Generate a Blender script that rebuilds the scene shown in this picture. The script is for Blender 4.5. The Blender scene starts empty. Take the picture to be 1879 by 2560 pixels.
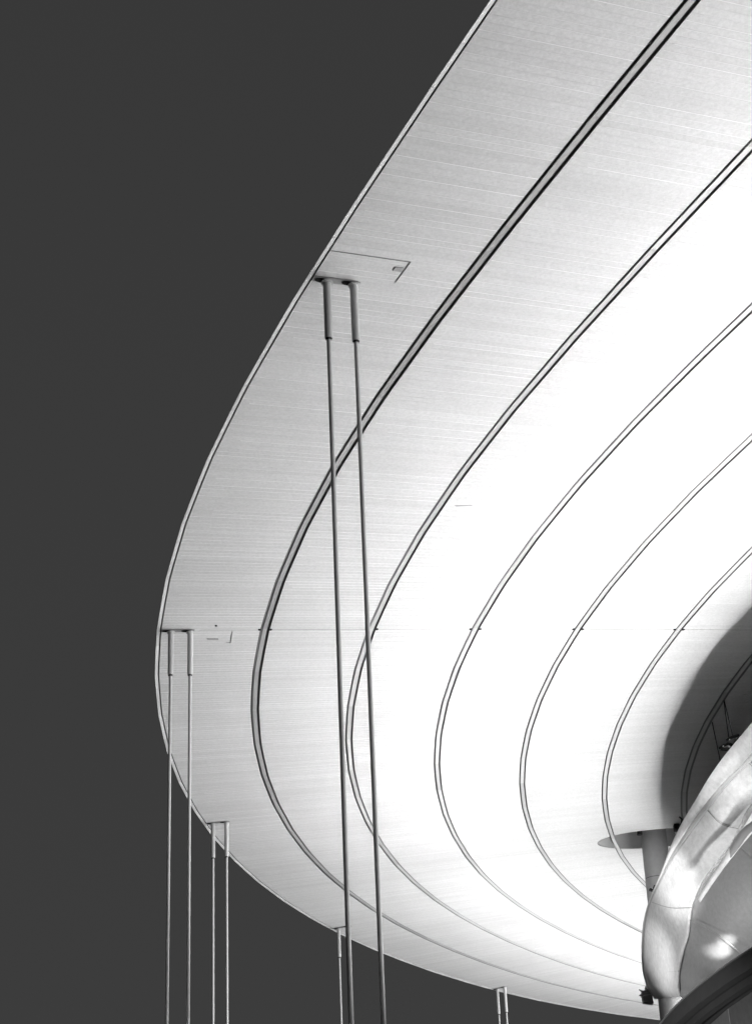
import bpy, bmesh, math, random
from mathutils import Vector, Matrix
random.seed(7)
scn = bpy.context.scene
COL = scn.collection
H = 20.0            # height of the canopy soffit above the camera (metres)
EYE = 1.6

# ---------------------------------------------------------------- camera
TP, ROLL = 0.49, math.radians(2.5)
PIT = math.atan(TP)
cam = bpy.data.cameras.new('camera'); co = bpy.data.objects.new('camera', cam); COL.objects.link(co)
cam.sensor_fit = 'VERTICAL'; cam.sensor_height = 36.0
cam.lens = 9310.0 * TP / 2560.0 * 36.0
cam.clip_start = 0.1; cam.clip_end = 4000
Wr = Vector((1, 0, 0)); Wu = Vector((0, -math.sin(PIT), math.cos(PIT))); Wf = Vector((0, math.cos(PIT), math.sin(PIT)))
cx = Wr * math.cos(ROLL) - Wu * math.sin(ROLL); cy = Wr * math.sin(ROLL) + Wu * math.cos(ROLL)
co.matrix_world = Matrix(((cx.x, cy.x, -Wf.x, 0), (cx.y, cy.y, -Wf.y, 0), (cx.z, cy.z, -Wf.z, EYE), (0, 0, 0, 1)))
scn.camera = co

# ---------------------------------------------------------------- night sky, exposure
world = bpy.data.worlds.new('World'); scn.world = world; world.use_nodes = True
nt = world.node_tree; bg = nt.nodes['Background']
_tc = nt.nodes.new('ShaderNodeTexCoord'); _sx = nt.nodes.new('ShaderNodeSeparateXYZ'); _mr = nt.nodes.new('ShaderNodeMapRange')
_mr.inputs['From Min'].default_value = 0; _mr.inputs['From Max'].default_value = .8; _mr.inputs['To Min'].default_value = .0475; _mr.inputs['To Max'].default_value = .0385
nt.links.new(_tc.outputs['Generated'], _sx.inputs[0]); nt.links.new(_sx.outputs['Z'], _mr.inputs['Value']); nt.links.new(_mr.outputs[0], bg.inputs[1])
bg.inputs[0].default_value = (1, 1, 1, 1); 
scn.view_settings.view_transform = 'Standard'; scn.view_settings.look = 'None'
scn.view_settings.exposure = 0; scn.view_settings.gamma = 1

NARROW_W = 72.0
LAMP_W = 655.0      # each uplight of the terrace

# ---------------------------------------------------------------- helpers
def W(x, y, z):     # plan units (multiples of H) to metres
    return Vector((x * H, y * H, z * H + EYE))

def pix(px, py, d):  # a surveyed point: bearing of the photograph and its distance ahead (in H)
    x = px - 939.5; y = 1280 - py
    X = x * math.cos(ROLL) + y * math.sin(ROLL); Y = -x * math.sin(ROLL) + y * math.cos(ROLL)
    f = 9310 * TP
    fw = f * math.cos(PIT) - Y * math.sin(PIT); up = f * math.sin(PIT) + Y * math.cos(PIT)
    k = d / fw
    return Vector((X * k, d, up * k))

def pz(px, py, z):
    p = pix(px, py, 1.0); return p * (z / p.z)

def prop(o, label=None, cat=None, group=None, kind=None):
    if label: o['label'] = label
    if cat: o['category'] = cat
    if group: o['group'] = group
    if kind: o['kind'] = kind
    return o

def link(name, me, mat=None, parent=None):
    o = bpy.data.objects.new(name, me); COL.objects.link(o)
    if mat is not None and me is not None and len(me.materials) == 0: me.materials.append(mat)
    if parent is not None: o.parent = parent
    return o

def empty(name, loc=(0, 0, 0)):
    o = bpy.data.objects.new(name, None); COL.objects.link(o); o.location = loc
    o.empty_display_size = 0.3
    return o

def mesh(name, verts, faces, smooth=False, tones=None):
    me = bpy.data.meshes.new(name); me.from_pydata([tuple(v) for v in verts], [], faces)
    if smooth:
        for p in me.polygons: p.use_smooth = True
    if tones is not None:
        a = me.attributes.new('tone', 'FLOAT', 'FACE')
        a.data.foreach_set('value', tones)
    me.update()
    return me

class MB:
    def __init__(s): s.v = []; s.f = []; s.t = []
    def prism(s, bottom, top, tone=0.5):   # two rings with equal count
        n = len(bottom); b = len(s.v)
        s.v += list(bottom) + list(top)
        fs = [tuple(b + i for i in range(n)), tuple(b + n + i for i in reversed(range(n)))]
        fs += [(b + i, b + n + i, b + n + (i + 1) % n, b + (i + 1) % n) for i in range(n)]
        s.f += fs; s.t += [tone] * len(fs)
    def box(s, c, ax, ay, az, tone=0.5):    # centre and half-axis vectors
        r = [c - ax - ay - az, c + ax - ay - az, c + ax + ay - az, c - ax + ay - az]
        s.prism(r, [p + az * 2 for p in r], tone)
    def tube(s, pts, rad, n=12, cap=True):
        b = len(s.v); N = len(pts)
        rads = rad if isinstance(rad, (list, tuple)) else [rad] * N
        up0 = None
        for i, p in enumerate(pts):
            d = (pts[min(i + 1, N - 1)] - pts[max(i - 1, 0)])
            if d.length < 1e-9: d = Vector((0, 0, 1))
            d.normalize()
            u = d.orthogonal().normalized() if up0 is None else (up0 - d * up0.dot(d)).normalized()
            up0 = u; w = d.cross(u)
            for k in range(n):
                a = 2 * math.pi * k / n
                s.v.append(p + (u * math.cos(a) + w * math.sin(a)) * rads[i])
        for i in range(N - 1):
            for k in range(n):
                s.f.append((b + i * n + k, b + i * n + (k + 1) % n, b + (i + 1) * n + (k + 1) % n, b + (i + 1) * n + k)); s.t.append(.5)
        if cap:
            s.f.append(tuple(b + k for k in reversed(range(n)))); s.f.append(tuple(b + (N - 1) * n + k for k in range(n))); s.t += [.5, .5]
    def build(s, name, mat, parent=None, smooth=False):
        me = mesh(name, s.v, s.f, smooth, s.t)
        bm = bmesh.new(); bm.from_mesh(me)
        bmesh.ops.recalc_face_normals(bm, faces=bm.faces)
        if smooth:
            for e in bm.edges:
                if len(e.link_faces) == 2 and e.calc_face_angle(0) > 0.7: e.smooth = False
        bm.to_mesh(me); bm.free()
        return link(name, me, mat, parent)

# ---------------------------------------------------------------- materials
def mat(name, base, rough=0.6, metal=0.0, noise=0.0, scale=3.0, tone=0.0, bump=0.0, spec=0.5, stretch=None, blotch=0.0):
    m = bpy.data.materials.new(name); m.use_nodes = True
    nt = m.node_tree; N = nt.nodes; L = nt.links
    b = N['Principled BSDF']; b.inputs['Roughness'].default_value = rough; b.inputs['Metallic'].default_value = metal
    b.inputs['Specular IOR Level'].default_value = spec
    val = N.new('ShaderNodeValue'); val.outputs[0].default_value = base
    out = val.outputs[0]
    tc = N.new('ShaderNodeTexCoord')
    def mul(out, fac_socket, lo, hi):
        mr = N.new('ShaderNodeMapRange'); mr.clamp = False; mr.inputs['To Min'].default_value = lo; mr.inputs['To Max'].default_value = hi
        L.new(fac_socket, mr.inputs['Value'])
        mm = N.new('ShaderNodeMath'); mm.operation = 'MULTIPLY'; L.new(out, mm.inputs[0]); L.new(mr.outputs[0], mm.inputs[1])
        return mm.outputs[0]
    co_ = tc.outputs['Object']
    if noise:
        nz = N.new('ShaderNodeTexNoise'); nz.inputs['Scale'].default_value = scale; nz.inputs['Detail'].default_value = 7; nz.inputs['Roughness'].default_value = .7
        L.new(co_, nz.inputs['Vector'])
        out = mul(out, nz.outputs[0], 1 - noise, 1 + noise)
        r = N.new('ShaderNodeMapRange'); r.inputs['To Min'].default_value = max(0, rough - .08); r.inputs['To Max'].default_value = min(1, rough + .12)
        L.new(nz.outputs[0], r.inputs['Value']); L.new(r.outputs[0], b.inputs['Roughness'])
    if blotch:
        nb = N.new('ShaderNodeTexNoise'); nb.inputs['Scale'].default_value = .35; nb.inputs['Detail'].default_value = 4
        L.new(co_, nb.inputs['Vector'])
        out = mul(out, nb.outputs[0], 1 - blotch, 1 + blotch)
    if tone:
        at = N.new('ShaderNodeAttribute'); at.attribute_name = 'tone'
        out = mul(out, at.outputs['Fac'], 1 - tone, 1 + tone)
    cb = N.new('ShaderNodeCombineColor')
    for i in range(3): L.new(out, cb.inputs[i])
    L.new(cb.outputs[0], b.inputs['Base Color'])
    if bump:
        bz = N.new('ShaderNodeTexNoise'); bz.inputs['Scale'].default_value = scale * 4; bz.inputs['Detail'].default_value = 5
        L.new(co_, bz.inputs['Vector'])
        bu = N.new('ShaderNodeBump'); bu.inputs['Strength'].default_value = bump; bu.inputs['Distance'].default_value = .01
        L.new(bz.outputs[0], bu.inputs['Height']); L.new(bu.outputs[0], b.inputs['Normal'])
    return m

M_plank = mat('painted_soffit_plank', .50, .6, noise=.34, scale=16, tone=.04, blotch=.10, spec=.3)
M_seam = mat('pale_seam_strip', .63, .5, noise=.3, scale=2.2, tone=.2)
M_strip = mat('groove_cover_metal', .40, .5, noise=.2, scale=6, tone=.12)
M_strip_dim = mat('groove_cover_metal_dim', .30, .5, noise=.25, scale=6, tone=.15)  # same cover metal darkened, as less light reaches the outer groove
M_lip = mat('edge_lip_metal', .40, .5, noise=.22, scale=5, tone=.12)
M_void = mat('dark_void_lining', .17, .9, noise=.2)
M_deck = mat('roof_membrane', .08, .9, noise=.2)
M_steel = mat('galvanised_rod_steel', .38, .6, metal=.0, noise=.2, scale=9, spec=.2)
M_dark = mat('dark_painted_steel', .02, .8, noise=.3, scale=8, spec=.12)
M_rimband = mat('pavilion_rim_dark', .10, .7, noise=.3, scale=6)
M_conc = mat('smooth_column_render', .36, .7, noise=.18, scale=7, blotch=.12)
M_shell = mat('polished_shell_plaster', .60, .85, noise=.4, scale=7, blotch=.3, bump=.8, spec=.12)
M_cone = mat('brushed_cone_cladding', .26, .6, noise=.3, scale=9, spec=.25, blotch=.1)
M_floor = mat('terrace_floor', .06, .8, noise=.2)
M_ground = mat('dark_paving', .10, .85, noise=.3, scale=2)
M_gasket = mat('hatch_gasket', .19, .8)
M_patch = mat('access_panel_grey', .27, .7, noise=.3, scale=14)
M_wall = mat('pavilion_wall_panel', .16, .8, noise=.4, scale=12, tone=.5)
M_flood = mat('worn_floodlight_paint', .11, .6, noise=.4, scale=14)
M_white = mat('lamp_housing_pale', .6, .5)

# ---------------------------------------------------------------- plan of the canopy: straight run, then an arc; every groove is a parallel offset
KS = [i * 0.5875 for i in range(9)]
TH = [math.radians(a) for a in (114.74, 111.99, 104.18, 95.05, 85.8, 76.3, 66.32, 57.05, 44.57)]
HS = 0.5875
def slope(i):
    if i == 0: return (TH[1] - TH[0]) / HS
    if i == 8: return (TH[8] - TH[7]) / HS
    return (TH[i + 1] - TH[i - 1]) / (2 * HS)
def theta(s):
    if s < 0: return TH[0]
    if s >= 4.7: return TH[8] - .42 * (s - 4.7)
    i = min(int(s / HS), 7); t = s / HS - i
    return ((2*t**3-3*t**2+1)*TH[i] + (t**3-2*t**2+t)*HS*slope(i) + (-2*t**3+3*t**2)*TH[i+1] + (t**3-t**2)*HS*slope(i+1))
DS = .0125
S0, S1 = -1.2, 8.0
RIM = {}
x, y = .16478, 1.0
RIM[0] = (x, y)
for i in range(0, int(S1 / DS) + 2):
    a = .5 * (theta(i * DS) + theta((i + 1) * DS)); x += math.cos(a) * DS; y += math.sin(a) * DS; RIM[i + 1] = (x, y)
x, y = RIM[0]
for i in range(0, int(-S0 / DS) + 2):
    x -= math.cos(TH[0]) * DS; y -= math.sin(TH[0]) * DS; RIM[-i - 1] = (x, y)
def rim(s):
    i = math.floor(s / DS); t = s / DS - i
    a, b = RIM[i], RIM[i + 1]; return a[0] + (b[0] - a[0]) * t, a[1] + (b[1] - a[1]) * t
SJ = min((math.hypot(rim(i * .005)[0] - math.sin(theta(i*.005)) * 0 + .313, rim(i * .005)[1] - 2.388), i * .005) for i in range(200, 400))[1]
FAC = .175; NP = 18; SKEW = .072
def smooth_pos(s, d):
    x, y = rim(s); t = theta(s); return x + math.sin(t) * d, y - math.cos(t) * d
def pos(s, d, z=1.0):        # faceted like the real one
    j = math.floor((s - SJ) / FAC + 1e-9); u = (s - SJ) / FAC - j
    a = smooth_pos(SJ + j * FAC - SKEW * d, d); b = smooth_pos(SJ + (j + 1) * FAC - SKEW * d, d)
    c = smooth_pos(s - SKEW * d, d); k = .7
    return W((a[0] + (b[0] - a[0]) * u) * k + c[0] * (1 - k), (a[1] + (b[1] - a[1]) * u) * k + c[1] * (1 - k), z)
def posw(s, d, z): 
    a = smooth_pos(s, d); return W(a[0], a[1], z)
FJ = range(int((-1.0 - SJ) / FAC), int((6.6 - SJ) / FAC))
GC = [.1525, .3045, .454, .604, .7533, .9009, 1.051]
GW = [.0136, .0124, .0116, .0110, .0106, .0135, .0110]
SW = .0059
DMAX = 1.2
bands = []
lo = .0064
for c, w in zip(GC, GW):
    bands.append((lo, c - w / 2)); lo = c + w / 2
bands.append((lo, DMAX))

canopy = empty('canopy', W(.6, 2.9, 1.0))
prop(canopy, 'huge curved canopy with white planked soffit and long parallel grooves', 'canopy')
cinv = canopy.location.copy()
def cpart(o):
    # keep world coordinates in the mesh while the thing sits at its own base
    o.parent = canopy; o.matrix_parent_inverse = Matrix.Translation(-cinv); return o

# hole for the column: an ellipse in plan
HC = (.530, 3.582); HA, HB, HR = .116, .067, math.radians(-10)
def hole_xy(a, grow=1.0):
    u, v = HA * grow * math.cos(a), HB * grow * math.sin(a)
    return HC[0] + u * math.cos(HR) - v * math.sin(HR), HC[1] + u * math.sin(HR) + v * math.cos(HR)
def in_hole(x, y, g=1.0):
    dx, dy = x - HC[0], y - HC[1]; u = dx * math.cos(HR) + dy * math.sin(HR); v = -dx * math.sin(HR) + dy * math.cos(HR)
    return (u / (HA * g)) ** 2 + (v / (HB * g)) ** 2 < 1

# planks
stuff = MB(); near_hole = MB(); seams = MB()
cnt = 0
PW = FAC / NP
for j in FJ:
    for k in range(NP):
        s = SJ + j * FAC + k * PW; e = .00008
        for bi, (d0, d1) in enumerate(bands):
            z0 = 1.0 + random.uniform(-.000012, .000012); z1 = 1.0 + random.uniform(-.000012, .000012)
            bot = [pos(s + e, d0, z0), pos(s + PW - e, d0, z1), pos(s + PW - e, d1, z1), pos(s + e, d1, z0)]
            top = [pos(s + e, d0, 1.0004), pos(s + PW - e, d0, 1.0004), pos(s + PW - e, d1, 1.0004), pos(s + e, d1, 1.0004)]
            tone = random.random()
            if bi == 0 and .579 < s < .665: tone -= .9
            if bi < 2 and .12 < s < .12 + 150 * PW and cnt < 300:
                m = MB(); m.prism(bot, top, tone); cpart(m.build('soffit_plank', M_plank)); cnt += 1
            else:
                mx = [(p.x / H, p.y / H) for p in bot]
                hit = bi in (4, 5) and abs(mx[0][1] - HC[1]) < .35
                (near_hole if hit else stuff).prism(bot, top, tone)
            if bi < 5 and -.1 < s < 5.3:
                strength = random.random()
                wv = .00022 + .00016 * strength
                a0 = d0 + random.choice((0, 0, .01, .03)) * random.random(); a1 = d1
                hz = .99988
                if bi == 4 and abs(mx[0][1] - HC[1]) < .35 if not (bi < 2 and cnt <= 300) else False:
                    continue
                seams.prism([pos(s - wv, a0, hz), pos(s + wv, a0, hz), pos(s + wv, a1, hz), pos(s - wv, a1, hz)],
                            [pos(s - wv, a0, 1.0002), pos(s + wv, a0, 1.0002), pos(s + wv, a1, 1.0004), pos(s - wv, a1, 1.0004)], strength)
prop(cpart(stuff.build('soffit_plank_field', M_plank)), kind='stuff')
prop(cpart(seams.build('seam_strip_field', M_seam)), kind='stuff')

cut = MB(); n = 64
cut.prism([W(*hole_xy(2 * math.pi * i / n), .9) for i in range(n)], [W(*hole_xy(2 * math.pi * i / n), 1.2) for i in range(n)])
cutter = cut.build('cutter', M_void)
def carve(o):
    md = o.modifiers.new('b', 'BOOLEAN'); md.object = cutter; md.operation = 'DIFFERENCE'; md.solver = 'EXACT'
    bpy.context.view_layer.update()
    dg = bpy.context.evaluated_depsgraph_get()
    me = bpy.data.meshes.new_from_object(o.evaluated_get(dg)); o.modifiers.clear(); o.data = me
nh = near_hole.build('soffit_plank_field', M_plank); carve(nh); prop(cpart(nh), kind='stuff')

# dark lining above the grooves, and the roof deck over it
def sheet(name, d0, d1, z0, z1, m):
    mb = MB()
    js = list(FJ)
    for j in js:
        s = SJ + j * FAC
        bot = [pos(s, d0, z0), pos(s + FAC - 1e-6, d0, z0), pos(s + FAC - 1e-6, d1, z0), pos(s, d1, z0)]
        mb.prism(bot, [p + Vector((0, 0, (z1 - z0) * H)) for p in bot])
    return mb.build(name, m)
def solid_ring(name, d0, d1, z0, z1, m, sa=-1.0, sb=6.4, ds=.0875):
    v = []; f = []; nn = int((sb - sa) / ds)
    for i in range(nn + 1):
        s = sa + i * ds
        v += [posw(s, d0, z0), posw(s, d1, z0), posw(s, d1, z1), posw(s, d0, z1)]
    for i in range(nn):
        for k in range(4):
            f.append((4*i + k, 4*i + 4 + k, 4*i + 4 + (k+1) % 4, 4*i + (k+1) % 4))
    f.append((3, 2, 1, 0)); b = 4 * nn; f.append((b, b+1, b+2, b+3))
    me = mesh(name, v, f); bm = bmesh.new(); bm.from_mesh(me); bmesh.ops.recalc_face_normals(bm, faces=bm.faces); bm.to_mesh(me); bm.free()
    return link(name, me, m)
lining = solid_ring('groove_lining', .0045, DMAX, 1.0050, 1.0062, M_void); carve(lining); cpart(lining)
deck = solid_ring('roof_deck', .06, DMAX, 1.0066, 1.03, M_deck); carve(deck); cpart(deck)

# collar in the hole
mb = MB(); n = 64
ring = [hole_xy(2 * math.pi * i / n, .982) for i in range(n)]; ring2 = [hole_xy(2 * math.pi * i / n, .994) for i in range(n)]
v = [W(*p, 1.0003) for p in ring] + [W(*p, 1.12) for p in ring] + [W(*p, 1.12) for p in ring2] + [W(*p, 1.0003 + .001) for p in ring2]
f = []
for q in range(3):
    for i in range(n): f.append((q*n + i, q*n + (i+1) % n, (q+1)*n + (i+1) % n, (q+1)*n + i))
f.append(tuple(n + i for i in range(n)))
cpart(link('column_opening_collar', mesh('collar', v, f, False), mat('collar_grey', .42, .7, noise=.15)))

# cover strips in the grooves, piece by piece
for gi, (c, w) in enumerate(zip(GC, GW)):
    for j in FJ:
        s = SJ + j * FAC
        if not (-.25 < s < 5.2) : continue
        if gi == 6: continue
        e = .0003; zz = 1.0003 + random.uniform(-.00015, .00015)
        tt = [s + e + (FAC - 2 * e) * q / 6 for q in range(7)]
        m = MB(); bot = [pos(q, c - SW/2, zz) for q in tt] + [pos(q, c + SW/2, zz) for q in reversed(tt)]
        m.prism(bot, [p + Vector((0, 0, .02)) for p in bot], random.random())
        o = m.build('groove_cover_strip', M_strip_dim if gi == 0 else M_strip)
        cpart(o)

# bright lip round the edge
LP = FAC / 3
for j in FJ:
    for k in range(3):
        s = SJ + j * FAC + k * LP
        if not (-.3 < s < 5.6): continue
        e = .0003; m = MB(); t = random.uniform(-.0001, .0001)
        bot = [pos(s + e, 0, .9988 + t), pos(s + LP - e, 0, .9988 + t), pos(s + LP - e, .0043, .9999), pos(s + e, .0043, .9999)]
        m.prism(bot, [p + Vector((0, 0, .012)) for p in bot], random.random())
        cpart(m.build('edge_lip_panel', M_lip))

# radial joint with its brackets at every groove
js_ = SJ
m = MB(); z = .99975
for bi, (d0, d1) in enumerate(bands[:7]):
    if bi == 0: d0 = .06
    wv = .0005
    m.prism([pos(js_ + .0016, d0, z), pos(js_ + .0016 + wv, d0, z), pos(js_ + .0016 + wv, d1, z), pos(js_ + .0016, d1, z)],
            [pos(js_ + .0016, d0, 1.0006), pos(js_ + .0016 + wv, d0, 1.0006), pos(js_ + .0016 + wv, d1, 1.0006), pos(js_ + .0016, d1, 1.0006)])
cpart(m.build('joint_gasket', M_gasket))
for gi, (c, w) in enumerate(zip(GC[:6], GW[:6])):
    for sg in (-1, 1):
        m = MB(); dd = c + sg * (w / 2 + .0008); hw = .0016; hs = .0022
        ctr = pos(js_ + .0005, dd, .9994)
        ax = (pos(js_ + .0005, dd + hw, .9994) - ctr); ay = (pos(js_ + .0005 + hs, dd, .9994) - ctr); az = Vector((0, 0, .0006 * H))
        m.box(ctr, ax, ay, az)
        m.box(ctr + ax * sg * .9 - ay * .2, ax * .6, ay * .55, az * .7)
        cpart(m.build('joint_bracket', M_dark))

# ---------------------------------------------------------------- rods, their recess plates and the access hatches
def sd_of(x, y):            # nearest station and offset of a plan point
    best = min(((x - rim(i * .01)[0]) ** 2 + (y - rim(i * .01)[1]) ** 2, i * .01) for i in range(0, 600))
    s = best[1]
    rx, ry = rim(s); t = theta(s); ds = (x - rx) * math.cos(t) + (y - ry) * math.sin(t)
    s += ds; rx, ry = rim(s); return s, math.hypot(x - rx, y - ry)
pairs = [((-.0383, 1.516), (-.0121, 1.5232)), ((-.2975, 2.3935), (-.2705, 2.3966)), ((-.3319, 3.3407), (-.3062, 3.3367)),
         ((-.1287, 4.2228), (-.1045, 4.2068)), ((.2702, 4.9957), (.2893, 4.9705))]
rod_labels = [
    ('thick left rod of the nearest pair, its sleeve below the hatch outline', 'thick right rod of the nearest pair, its sleeve below the hatch outline'),
    ('pale leftmost rod, hung at the leftmost bulge of the canopy edge', 'pale rod just inside the leftmost one, hung on the radial joint line'),
    ('thin pale rod at the lower left edge, its sleeve crossing the rim', 'thin pale rod at the lower left, its sleeve ending at the rim'),
    ('very thin rod hung from the lower canopy edge just left of the two thick rods', 'very thin rod hidden behind the thick left rod at the lower canopy edge'),
    ('short far rod by the bottom of the photo, left of the farthest pair', 'short far rod by the bottom of the photo, right of the farthest pair')]
def make_rod():
    r = empty('tie_rod', (0, 0, 0))
    top = H + EYE
    m = MB(); m.tube([Vector((0, 0, 0.25)), Vector((0, 0, top - 1.2))], .044, 20); m.build('rod', M_steel, r, True)
    m = MB(); m.tube([Vector((0, 0, top - 1.35)), Vector((0, 0, top - 1.345)), Vector((0, 0, top - .05))], [.074, .080, .080], 24); m.build('sleeve', M_steel, r, True)
    m = MB(); m.tube([Vector((0, 0, top - 1.385)), Vector((0, 0, top - 1.352))], [.055, .068], 20); m.build('locking_nut', M_dark, r, True)
    m = MB(); m.tube([Vector((0, 0, top - .085)), Vector((0, 0, top - .055))], .118, 20); m.build('top_flange', M_steel, r, True)
    m = MB(); m.tube([Vector((0, 0, .0)), Vector((0, 0, .06)), Vector((0, 0, .061)), Vector((0, 0, .25))], [.3, .3, .14, .09], 20); m.build('foot', M_dark, r, True)
    return r
proto = make_rod(); used = False
def copy_tree(o, parent=None):
    c = o.copy(); COL.objects.link(c); c.parent = parent
    for ch in [q for q in bpy.data.objects if q.parent == o]: copy_tree(ch, c)
    return c
for pi_, (pa, labs) in enumerate(zip(pairs, rod_labels)):
    for (x, y), lab in zip(pa, labs):
        r = proto if not used else copy_tree(proto); used = True
        r.location = (x * H, y * H, 0)
        prop(r, lab, 'rod', 'paired rods holding the canopy edge')
    s0, d0 = sd_of(*pa[0]); s1, d1 = sd_of(*pa[1]); sm = .5 * (s0 + s1)
    # recess plate running in from the rim over both rods
    def P(ds, d, z): 
        a = smooth_pos(sm + ds - SKEW * (d - .04), d); return W(a[0], a[1], z)
    m = MB(); q = .0042
    m.prism([P(-q, .0068, .9993), P(q, .0068, .9993), P(q, d1 + .006, .9993), P(-q, d1 + .006, .9993)],
            [P(-q, .0068, 1.0003), P(q, .0068, 1.0003), P(q, d1 + .006, 1.0003), P(-q, d1 + .006, 1.0003)])
    cpart(m.build('recess_plate', M_patch))
    m = MB()   # dark slot on the near side of the plate
    m.prism([P(-q - .0012, .0068, .9991), P(-q + .0003, .0068, .9991), P(-q + .0003, d1 + .003, .9991), P(-q - .0012, d1 + .003, .9991)],
            [P(-q - .0012, .0068, 1.0002), P(-q + .0003, .0068, 1.0002), P(-q + .0003, d1 + .003, 1.0002), P(-q - .0012, d1 + .003, 1.0002)])
    cpart(m.build('recess_slot', M_gasket))
    for (x, y) in pa:    # dark disc painted in place of the unlit clearance opening beside each rod
        rx, ry = math.sin(theta(sm)), -math.cos(theta(sm)); tx, ty = math.cos(theta(sm)), math.sin(theta(sm))
        m = MB(); c = (x - .0062 * rx + .001 * tx, y - .0062 * ry + .001 * ty)
        rr = [(c[0] + .0062 * math.cos(a) * rx + .0038 * math.sin(a) * tx, c[1] + .0062 * math.cos(a) * ry + .0038 * math.sin(a) * ty) for a in [2 * math.pi * k / 20 for k in range(20)]]
        m.prism([W(a, b, .9988) for a, b in rr], [W(a, b, 1.0001) for a, b in rr]); cpart(m.build('opening_shade_disc', M_dark))

# hatches: drawn from two surveyed outlines on the soffit
def gas(pts, w=.0003, z=.9994):
    m = MB()
    for a, b in zip(pts[:-1], pts[1:]):
        a = Vector((a[0], a[1], 0)); b = Vector((b[0], b[1], 0)); d = (b - a).normalized(); nrm = Vector((-d.y, d.x, 0)) * w
        q = [a - nrm, b - nrm, b + nrm, a + nrm]
        m.prism([W(p.x, p.y, z) for p in q], [W(p.x, p.y, 1.0002) for p in q])
    return m
def sp(px, py): p = pz(px, py, 1.0); return (p.x, p.y)
cpart(gas([sp(826, 626), sp(1026, 655), sp(988, 706)]).build('hatch_outline', M_gasket))
cpart(gas([sp(581, 1579), sp(577, 1606), sp(565, 1605)], .0004).build('hatch_outline', M_gasket))
def panel(pts, name, mt, z=.9993):
    m = MB(); q = [sp(*p) for p in pts]
    m.prism([W(a, b, z) for a, b in q], [W(a, b, 1.0002) for a, b in q]); cpart(m.build(name, mt))
panel([(988, 667), (1009, 669), (1004, 679), (981, 676)], 'hatch_lock_plate', M_patch)
panel([(517, 1595), (546, 1596), (546, 1599), (518, 1599)], 'hatch_lock_plate', M_patch)
panel([(537, 1562), (542, 1562), (544, 1565), (538, 1566)], 'cable_gland', M_dark)
panel([(1135, 1263), (1178, 1262), (1180, 1264), (1140, 1266)], 'scuffed_filler_strip', M_patch, .9998)

# ---------------------------------------------------------------- ground
g = MB(); g.prism([Vector((-600, -600, -.5)), Vector((600, -600, -.5)), Vector((600, 900, -.5)), Vector((-600, 900, -.5))],
                  [Vector((-600, -600, 0)), Vector((600, -600, 0)), Vector((600, 900, 0)), Vector((-600, 900, 0))])
prop(g.build('ground', M_ground), 'dark paved ground below the canopy', kind='structure')

# ---------------------------------------------------------------- column through the canopy
colm = empty('round_column', W(.527, 3.58, 0) - Vector((0, 0, EYE)))
prop(colm, 'grey round column rising through the oval canopy opening, half behind the white shell', 'column')
def lcl(parent, p): return p - parent.location
m = MB(); R = .0258 * H
m.tube([Vector((0, 0, .76 * H + EYE)), Vector((0, 0, (.918 * H) + EYE - .01))], R, 48); m.build('shaft', M_conc, colm, True)
m = MB(); m.tube([Vector((0, 0, 0)), Vector((0, 0, .76 * H + EYE - .01))], R, 48); m.build('lower_shaft', mat('lower_shaft_dimmed', .045, .35, noise=.25, scale=5, spec=.5), colm, True)  # lower part coloured darker to offset the strong uplight falling on it
m = MB(); m.tube([Vector((0, 0, .918 * H + EYE + .01)), Vector((0, 0, 1.115 * H + EYE))], R, 48); m.build('upper_shaft', M_conc, colm, True)
m = MB(); m.tube([Vector((0, 0, .918 * H + EYE - .02)), Vector((0, 0, .918 * H + EYE + .02))], R * .985, 48); m.build('shaft_joint', M_dark, colm, True)
# small hook lamp on the column
hk = empty('hook_lamp', W(.527, 3.58, 0)); p0 = pz(1629, 2222, 1); 
a = pix(1624, 2224, 3.545); b = pix(1631, 2227, 3.54); c = pix(1635, 2214, 3.54)
hk.location = W(*a)
m = MB(); A, B, C_ = [W(*q) - hk.location for q in (a, b, c)]
m.tube([A, B], [.07, .05], 10); m.build('lamp_head', M_dark, hk, True)
m = MB(); m.tube([B, B + (C_ - B) * .5 + Vector((.02, 0, 0)), C_], .035, 8); m.build('arm', M_dark, hk, True)
m = MB(); m.tube([C_, C_ + Vector((0, .3, 0))], .03, 8); m.build('wall_stub', M_dark, hk, True)
prop(hk, 'small dark hook-shaped lamp fixed on the round column just above the shell edge', 'lamp')
ls = empty('bracket_lamp', W(*pix(1597, 2080, 3.54)))
m = MB(); m.tube([Vector((0, 0, -.12)), Vector((.02, 0, .22))], [.11, .09], 12); m.build('lamp_head', M_dark, ls, True)
m = MB(); m.tube([Vector((.0, 0, .1)), Vector((.2, .3, .3))], .03, 8); m.build('arm', M_dark, ls, True)
prop(ls, 'small dark lamp at the top left of the column where it enters the oval opening', 'lamp')
ls2 = empty('junction_box', W(*pz(1689, 2062, .998)))
m = MB(); m.box(Vector((0, 0, -.12)), Vector((.1, 0, 0)), Vector((0, .16, 0)), Vector((0, 0, .12))); m.build('box', M_dark, ls2)
m = MB(); m.tube([Vector((.02, -.1, -.2)), Vector((.12, -.5, -.1)), Vector((.1, -.9, -.05)), Vector((0, -1.0, .02))], .035, 8); m.build('cable', M_dark, ls2, True)
m = MB(); m.tube([Vector((0, .2, -.3)), Vector((0, .2, -.2))], .05, 8); m.build('lens', M_white, ls2, True)
prop(ls2, 'small dark junction box with a looped cable on the shaded soffit right of the column', 'box')

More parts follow.
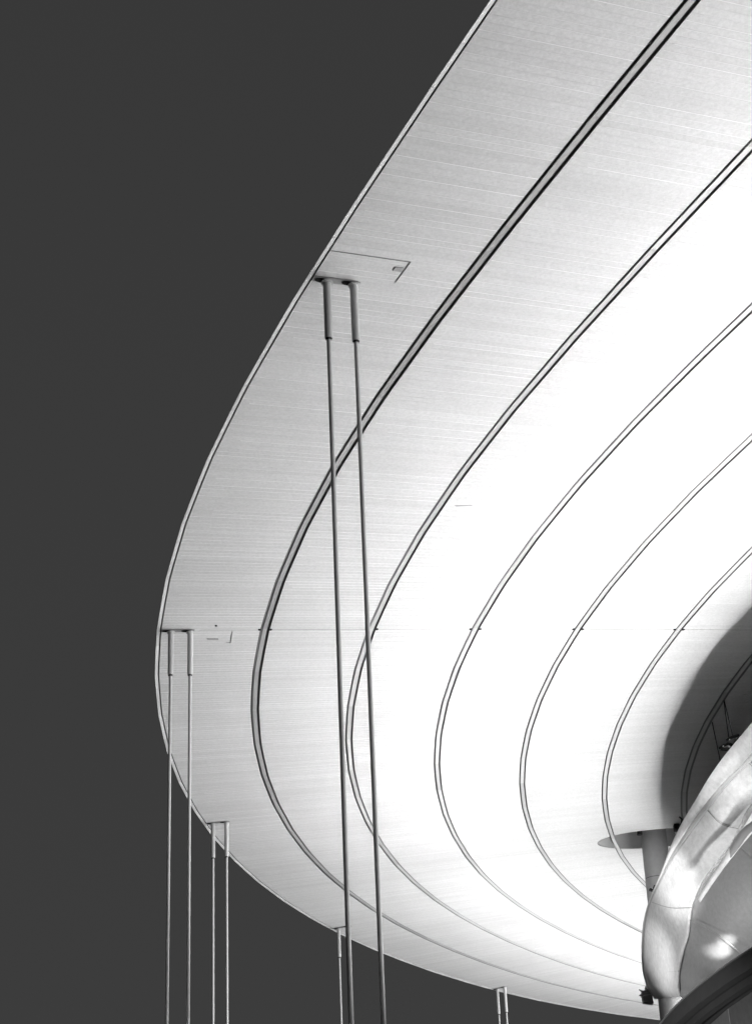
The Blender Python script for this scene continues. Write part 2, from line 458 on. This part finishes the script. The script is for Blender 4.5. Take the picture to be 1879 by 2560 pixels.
# ---------------------------------------------------------------- white shell: a swooping parapet band and the cone under it
rows = [  # C0 silhouette, C1 end of the pale lip, C2 end of the grey band, C3 middle, C4 lower edge, E1, E2 cone, d0, d4
 ((1960,1700),(2000,1745),(2012,1757),(2040,1800),(2075,1845),(2150,1900),(2230,1960),1.95,1.97),
 ((1879,1806),(1915,1838),(1927,1850),(1965,1900),(1995,1930),(2090,2000),(2190,2060),2.00,2.01),
 ((1820,1877),(1851,1913),(1860,1920),(1893,1952),(1925,1968),(2040,2060),(2150,2130),2.04,2.05),
 ((1776,1936),(1808,1955),(1818,1962),(1844,1995),(1874,2012),(2000,2110),(2120,2190),2.08,2.09),
 ((1740,1996),(1764,2007),(1776,2016),(1808,2050),(1848,2062),(1970,2160),(2090,2240),2.12,2.12),
 ((1707,2053),(1724,2061),(1735,2070),(1775,2098),(1825,2109),(1930,2200),(2050,2280),2.17,2.14),
 ((1676,2120),(1682,2125),(1692,2131),(1738,2146),(1791,2152),(1900,2230),(2020,2310),2.22,2.16),
 ((1661,2160),(1664,2163),(1670,2166),(1712,2190),(1760,2195),(1870,2260),(1990,2340),2.28,2.18),
 ((1644,2203),(1646,2204),(1650,2206),(1692,2226),(1742,2228),(1845,2290),(1960,2370),2.34,2.20),
 ((1626,2245),(1628,2246),(1631,2247),(1677,2262),(1729,2262),(1820,2315),(1930,2400),2.40,2.22),
 ((1613,2287),(1615,2288),(1618,2288),(1665,2300),(1723,2300),(1805,2345),(1900,2430),2.45,2.24),
 ((1606,2332),(1608,2332),(1611,2333),(1660,2340),(1718,2340),(1795,2380),(1875,2460),2.50,2.26),
 ((1604,2382),(1606,2382),(1609,2382),(1652,2384),(1706,2378),(1775,2410),(1850,2490),2.54,2.28),
 ((1606,2422),(1608,2422),(1611,2422),(1651,2424),(1697,2420),(1755,2450),(1825,2520),2.57,2.29),
 ((1612,2450),(1614,2450),(1617,2450),(1653,2454),(1695,2455),(1745,2480),(1800,2550),2.59,2.30),
 ((1619,2470),(1621,2470),(1624,2470),(1656,2476),(1697,2477),(1740,2500),(1780,2570),2.60,2.30),
 ((1637,2497),(1638,2497),(1640,2497),(1665,2494),(1701,2490),(1735,2520),(1765,2590),2.62,2.31),
]
shell = empty('shell_pavilion', W(.6, 2.6, 0) - Vector((0, 0, EYE)))
prop(shell, 'swooping white shell with a bright twisting parapet and grey cone at the lower right', 'building')
def spart(o):
    o.parent = shell; o.matrix_parent_inverse = Matrix.Translation(-shell.location); return o
def cr(p0, p1, p2, p3, t):
    return .5 * ((2*p1) + (-p0+p2)*t + (2*p0-5*p1+4*p2-p3)*t*t + (-p0+3*p1-3*p2+p3)*t**3)
def resample(pts, sub):
    out = []
    for i in range(len(pts) - 1):
        p0 = pts[max(i-1, 0)]; p1 = pts[i]; p2 = pts[i+1]; p3 = pts[min(i+2, len(pts)-1)]
        for k in range(sub): out.append(cr(p0, p1, p2, p3, k / sub))
    out.append(pts[-1]); return out
def colpts(ci):
    out = []
    for r in rows:
        d0, d4 = r[7], r[8]
        if ci <= 4:
            u = (0, .18, .26, .62, 1)[ci]; d = d0 + (d4 - d0) * u - (.0, .004, .004, .012, 0)[ci]
        else:
            d = d4 + (-.05, -.04)[ci - 5]
        out.append(pix(r[ci][0], r[ci][1], d))
    return resample(out, 5)
CC = [colpts(i) for i in range(7)]
def loft(cols, name, m, sub=4, thick=.06, smooth=True):
    grid = []
    for k in range(len(cols[0])):
        grid.append(resample([c[k] for c in cols], sub) if len(cols) > 2 else [cols[0][k], cols[1][k]])
    nr, nc = len(grid), len(grid[0])
    v = [W(*p) for row in grid for p in row]
    f = [(i*nc + j, i*nc + j + 1, (i+1)*nc + j + 1, (i+1)*nc + j) for i in range(nr-1) for j in range(nc-1)]
    o = link(name, mesh(name, v, f, smooth), m)
    sm = o.modifiers.new('t', 'SOLIDIFY'); sm.thickness = thick; sm.offset = 0
    return spart(o)
loft([CC[0], CC[1]], 'parapet_lip', M_shell, thick=.05)
# grey recessed band sits a little behind the lip
back = lambda c, k: [p * (1 + k) for p in c]
loft([back(CC[1], .002), back(CC[2], .002)], 'recessed_band', mat('recessed_band_grey', .36, .6, noise=.2), thick=.04)
loft([CC[2], CC[3], CC[4]], 'parapet_face', M_shell, sub=8, thick=.05)
loft([back(CC[4], .004), back(CC[5], .004), back(CC[6], .004)], 'cone_cladding', M_cone, sub=8, thick=.05)

def joint_line(cols, k, name, rad=.010):
    row = resample([c[k] for c in cols], 6); m_ = MB()
    m_.tube([W(*(p * .9985)) for p in row], rad, 6); spart(m_.build(name, M_patch, None, True))
for k in (9, 21, 46, 66): joint_line([CC[2], CC[3], CC[4]], k, 'panel_joint', .009)
for k in (24, 50): joint_line([CC[4], CC[5], CC[6]], k, 'cladding_joint', .008)
def ribbon_strip(left, right, d, name, m, k=0.0):
    n = max(len(left), len(right))
    L_ = resample([pix(px, py, dd) for (px, py), dd in zip(left, d)], 6); R_ = resample([pix(px, py, dd) for (px, py), dd in zip(right, d)], 6)
    loft([back(L_, k), back(R_, k)], name, m, thick=.03)
Bz = lambda x, y: (1479 + x / 3.7525, 1960 + y / 3.7525)
dd = [2.02, 2.05, 2.08, 2.11, 2.13]
ribbon_strip([Bz(1560,170), Bz(1440,370), Bz(1290,600), Bz(1130,850), Bz(990,1070)], [Bz(1700,280), Bz(1520,440), Bz(1290,712), Bz(1170,880), Bz(1012,1110)], dd, 'lower_lip', M_shell)
ribbon_strip([Bz(1600,255), Bz(1501,345), Bz(1420,410), Bz(1350,500), Bz(1290,598)], [Bz(1640,300), Bz(1560,390), Bz(1460,480), Bz(1380,590), Bz(1298,690)], [2.0,2.01,2.02,2.035,2.045], 'dark_slot', M_gasket, -.004)

# dark boxy floodlight clamped to the left of the shell foot
fl = empty('boxy_floodlight', W(*pix(1616, 2480, 2.6)))
prop(fl, 'dark boxy floodlight with spiky brackets clamped left of the foot of the white shell', 'floodlight')
def fp(px, py): return W(*pix(px, py, 2.6)) - fl.location
def quadbox(name, pts, m, th=.35):
    b = MB(); q = [fp(*p) for p in pts]; b.prism(q, [p + Vector((0, th, 0)) for p in q]); return b.build(name, m, fl)
quadbox('housing', [(1604,2477),(1624,2472),(1628,2484),(1606,2488)], M_flood)
quadbox('lower_housing', [(1606,2491),(1629,2487),(1633,2507),(1608,2504)], M_flood)
quadbox('cooling_fin', [(1603,2488.6),(1627,2484.6),(1628,2486.4),(1604,2490.4)], M_patch, .3)
quadbox('cooling_fin', [(1606,2482),(1622,2479),(1622,2480.3),(1606,2483.3)], M_patch, .02)
for a_, b_ in (((1612,2474),(1616,2460)), ((1605,2479),(1596,2474)), ((1605,2487),(1597,2489)), ((1618,2474),(1626,2458))):
    b = MB(); b.tube([fp(*a_), fp(*b_)], [.035, .015], 8); b.build('bracket_arm', M_flood, fl, True)

# suspended cluster of lamps with its wires
cl = empty('lamp_cluster', W(*pix(1822, 1862, 2.7)))
prop(cl, 'dark cluster of small lamps hung on wires just above the white shell edge', 'lamp')
def cp(px, py, d=2.7): return W(*pix(px, py, d)) - cl.location
for (a_, b_, r_) in (((1796,1871),(1822,1858),.05), ((1814,1850),(1846,1838),.055), ((1800,1873),(1832,1876),.06), ((1826,1872),(1846,1845),.05), ((1815,1858),(1834,1866),.05)):
    b = MB(); A_ = cp(*a_); B_ = cp(*b_); b.tube([A_, A_ + (B_ - A_) * .5 + Vector((0, 0, .02)), B_], [r_ * .7, r_, r_ * .8], 10); b.build('lamp_arm', M_dark, cl, True)
M_bulb = bpy.data.materials.new('lamp_glow'); M_bulb.use_nodes = True
_b = M_bulb.node_tree.nodes['Principled BSDF']; _b.inputs['Base Color'].default_value = (.7,.7,.7,1); _b.inputs['Emission Color'].default_value = (1,1,1,1); _b.inputs['Emission Strength'].default_value = .35
for px, py in ((1822.5,1849),(1806.5,1865.5),(1821,1866)):
    b = MB(); c_ = cp(px, py, 2.685); b.tube([c_ + Vector((0,0,-.018)), c_, c_ + Vector((0,0,.018))], [.01,.02,.01], 8); b.build('bulb', M_bulb, cl, True)
for a_, b_ in (((1808,1752),(1820,1842)), ((1809,1752),(1831,1842)), ((1779,1806),(1799,1902))):
    da = 2.3; A_ = pz(a_[0], a_[1], .9995); m = MB()
    m.tube([W(*A_) - cl.location, cp(*b_)], .016, 6); m.build('wire', M_dark, cl, True)
# small vent grille on the shaded soffit
vg = MB()
for i, (yy, l) in enumerate(((1725.5, 16), (1736, 17), (1751, 9), (1758, 8))):
    q = [sp(1857 + (3 if i > 1 else 0), yy), sp(1857 + l + 3, yy - 1), sp(1857 + l + 3, yy + .6), sp(1857 + (3 if i > 1 else 0), yy + 1.6)]
    vg.prism([W(a, b, .9992) for a, b in q], [W(a, b, 1.0002) for a, b in q])
cpart(vg.build('vent_louvre', M_white))

# ---------------------------------------------------------------- added unseen terrace: floor, uplights, ledge shaped to throw the soffit shadow
terr = empty('added_terrace', W(.8, 2.9, 0) - Vector((0, 0, EYE)))
prop(terr, 'ring shaped terrace added unseen behind the white shell to carry uplights and shape the soffit shadow', 'terrace')
def tpart(o):
    o.parent = terr; o.matrix_parent_inverse = Matrix.Translation(-terr.location); return o
ZL = .60; DL = .95
tpart(solid_ring('floor', .905, 1.2, .575, .585, M_floor, -1.0, 6.0))
SH = [(1879,1516),(1825,1572),(1772,1631),(1745,1668),(1719,1721),(1692,1780),(1665,1838),(1650,1886),(1650,1940),(1651,1993),(1655,2060)]
shp = sorted(sd_of(*sp(*q)) for q in SH)
print('shadow', [(round(a, 3), round(b, 3)) for a, b in shp])
def cutoff(s):
    if s <= shp[0][0]: return shp[0][1]
    if s >= shp[-1][0]: return shp[-1][1] + .2 * (s - shp[-1][0])
    for (a, b), (c, d) in zip(shp[:-1], shp[1:]):
        if a <= s <= c: return b + (d - b) * (s - a) / (c - a)
v = []; f = []; nn = 120; ZE = .70
for i in range(nn + 1):
    s = -1.0 + 7.0 * i / nn; e = DL + (cutoff(s) - DL) * (ZE - ZL) / (1 - ZL)
    v += [posw(s, e, ZE), posw(s, 1.2, ZE), posw(s, 1.2, ZE + .008), posw(s, e + .004, ZE + .008)]
for i in range(nn):
    for k in range(4): f.append((4*i + k, 4*i + 4 + k, 4*i + 4 + (k+1) % 4, 4*i + (k+1) % 4))
tpart(link('shadow_ledge', mesh('shadow_ledge', v, f), M_floor))  # unseen ledge added, its edge shaped to cast the soffit shadow

i = 0
s = -.95
while s < 5.8:
    la = bpy.data.lights.new('uplight', 'AREA'); la.shape = 'RECTANGLE'; la.size = 2.2; la.size_y = .09; la.energy = LAMP_W
    o = bpy.data.objects.new('uplight', la); COL.objects.link(o)
    t = theta(s); tan = Vector((math.cos(t), math.sin(t), 0)); outw = Vector((-math.sin(t), math.cos(t), 0))
    dirv = (outw * 1.0 + Vector((0, 0, -.08))).normalized()
    zax = -dirv; xax = tan; yax = zax.cross(xax)
    p = posw(s, DL, ZL)
    o.matrix_world = Matrix(((xax.x, yax.x, zax.x, p.x), (xax.y, yax.y, zax.y, p.y), (xax.z, yax.z, zax.z, p.z), (0, 0, 0, 1)))
    if i % 2 == 0:     # every second bay: added narrow fill, brightens the middle of the soffit
        lb = bpy.data.lights.new('soffit_fill_narrow', 'AREA'); lb.shape = 'RECTANGLE'; lb.size = 4.4; lb.size_y = .09; lb.energy = NARROW_W; lb.spread = math.radians(36)
        o = bpy.data.objects.new('soffit_fill_narrow', lb); COL.objects.link(o)
        be = math.radians(34); dirv = outw * math.cos(be) + Vector((0, 0, math.sin(be))); zax = -dirv; yax = zax.cross(xax)
        p = posw(s + .06, DL - .012, ZL + .002)
        o.matrix_world = Matrix(((xax.x, yax.x, zax.x, p.x), (xax.y, yax.y, zax.y, p.y), (xax.z, yax.z, zax.z, p.z), (0, 0, 0, 1)))
    s += .12; i += 1

def spot(name, src, tgt, power, deg, blend=.6, rad=.06):
    la = bpy.data.lights.new(name, 'SPOT'); la.energy = power; la.spot_size = math.radians(deg); la.spot_blend = blend; la.shadow_soft_size = rad
    o = bpy.data.objects.new(name, la); COL.objects.link(o); a = W(*src); b = W(*tgt)
    o.location = a; o.rotation_euler = (b - a).to_track_quat('-Z', 'Y').to_euler(); return o
src = Vector((-.25, 2.3, .1)); src2 = Vector((-.1, 1.5, .12))
spot('shell_flood_foot', src2, pix(1652, 2385, 2.4), 26000, 6.2, 1.0)
spot('shell_flood_middle', src2, pix(1690, 2190, 2.26), 24000, 7.4, 1.0)
spot('shell_flood_top', src, pix(1885, 1890, 2.02), 20000, 12, 1.0)
spot('shell_fill_wash', src, pix(1760, 2180, 2.2), 5500, 40, 1.0, .6)  # added broad fill, raises the base brightness of the shell
rf = Vector((.5, 1.5, .27))
spot('cone_spot', rf, pix(1812, 2350, 2.2), 42000, 1.5, 1.0)
spot('cone_spot', rf, pix(1808, 2378, 2.2), 60000, 1.9, 1.0)  # second beam added to make the bright patch irregular
spot('cone_fill', rf, pix(1790, 2200, 2.15), 9000, 20, 1.0, .3)  # added fill light that lifts the cone
spot('pavilion_fill', Vector((-.1, .6, .02)), Vector((.22, 1.3, .15)), 9000, 24, 1.0, .3)  # added unseen fill that brightens the pavilion wall and rim

# ---------------------------------------------------------------- near pavilion roof with a dark rim at the lower right corner
zr = .25; KC = (6.1336 * zr, 5.7298 * zr); KR = 5.3464 * zr
kio = empty('round_pavilion', Vector((KC[0] * H, KC[1] * H, 0)))
prop(kio, 'round pavilion with dark rim and dull panelled wall, cut off by the lower right corner', 'building')
def kp(a, r, z): return Vector((math.cos(a) * r * H, math.sin(a) * r * H, z * H + EYE))
def kring(name, r0, r1, z0, z1, m, a0, a1, n=60):
    v = []; f = []
    for i in range(n + 1):
        a = a0 + (a1 - a0) * i / n
        v += [kp(a, r0, z0), kp(a, r1, z0), kp(a, r1, z1), kp(a, r0, z1)]
    for i in range(n):
        for k in range(4): f.append((4*i+k, 4*i+4+k, 4*i+4+(k+1)%4, 4*i+(k+1)%4))
    f.append((3,2,1,0)); b = 4*n; f.append((b, b+1, b+2, b+3))
    o = link(name, mesh(name, v, f), m, kio); return o
A0, A1 = math.radians(120), math.radians(260)
kring('rim_band', KR - .006, KR, zr - .0105, zr, M_rimband, A0, A1, 90)
kring('rim_edge', KR - .004, KR + .0008, zr + .0002, zr + .0010, mat('rim_edge_metal', .5, .4), A0, A1, 90)
kring('rim_underband', KR - .012, KR - .0065, zr - .016, zr - .0115, mat('underband_grey', .07, .7, noise=.3), A0, A1, 90)
kring('roof', 0.2, KR - .0065, zr - .010, zr - .006, M_deck, A0, A1, 90)
na = 34
for i in range(na):
    a = A0 + (A1 - A0) * (i + .5) / na; h = (A1 - A0) / na * .49
    b = MB(); r0, r1 = KR - .03, KR - .026; z0, z1 = -EYE / H, zr - .0105
    b.prism([kp(a-h, r0, z0), kp(a+h, r0, z0), kp(a+h, r1, z0), kp(a-h, r1, z0)], [kp(a-h, r0, z1), kp(a+h, r0, z1), kp(a+h, r1, z1), kp(a-h, r1, z1)], random.random())
    b.build('wall_panel', M_wall, kio)

bpy.data.objects.remove(cutter, do_unlink=True)
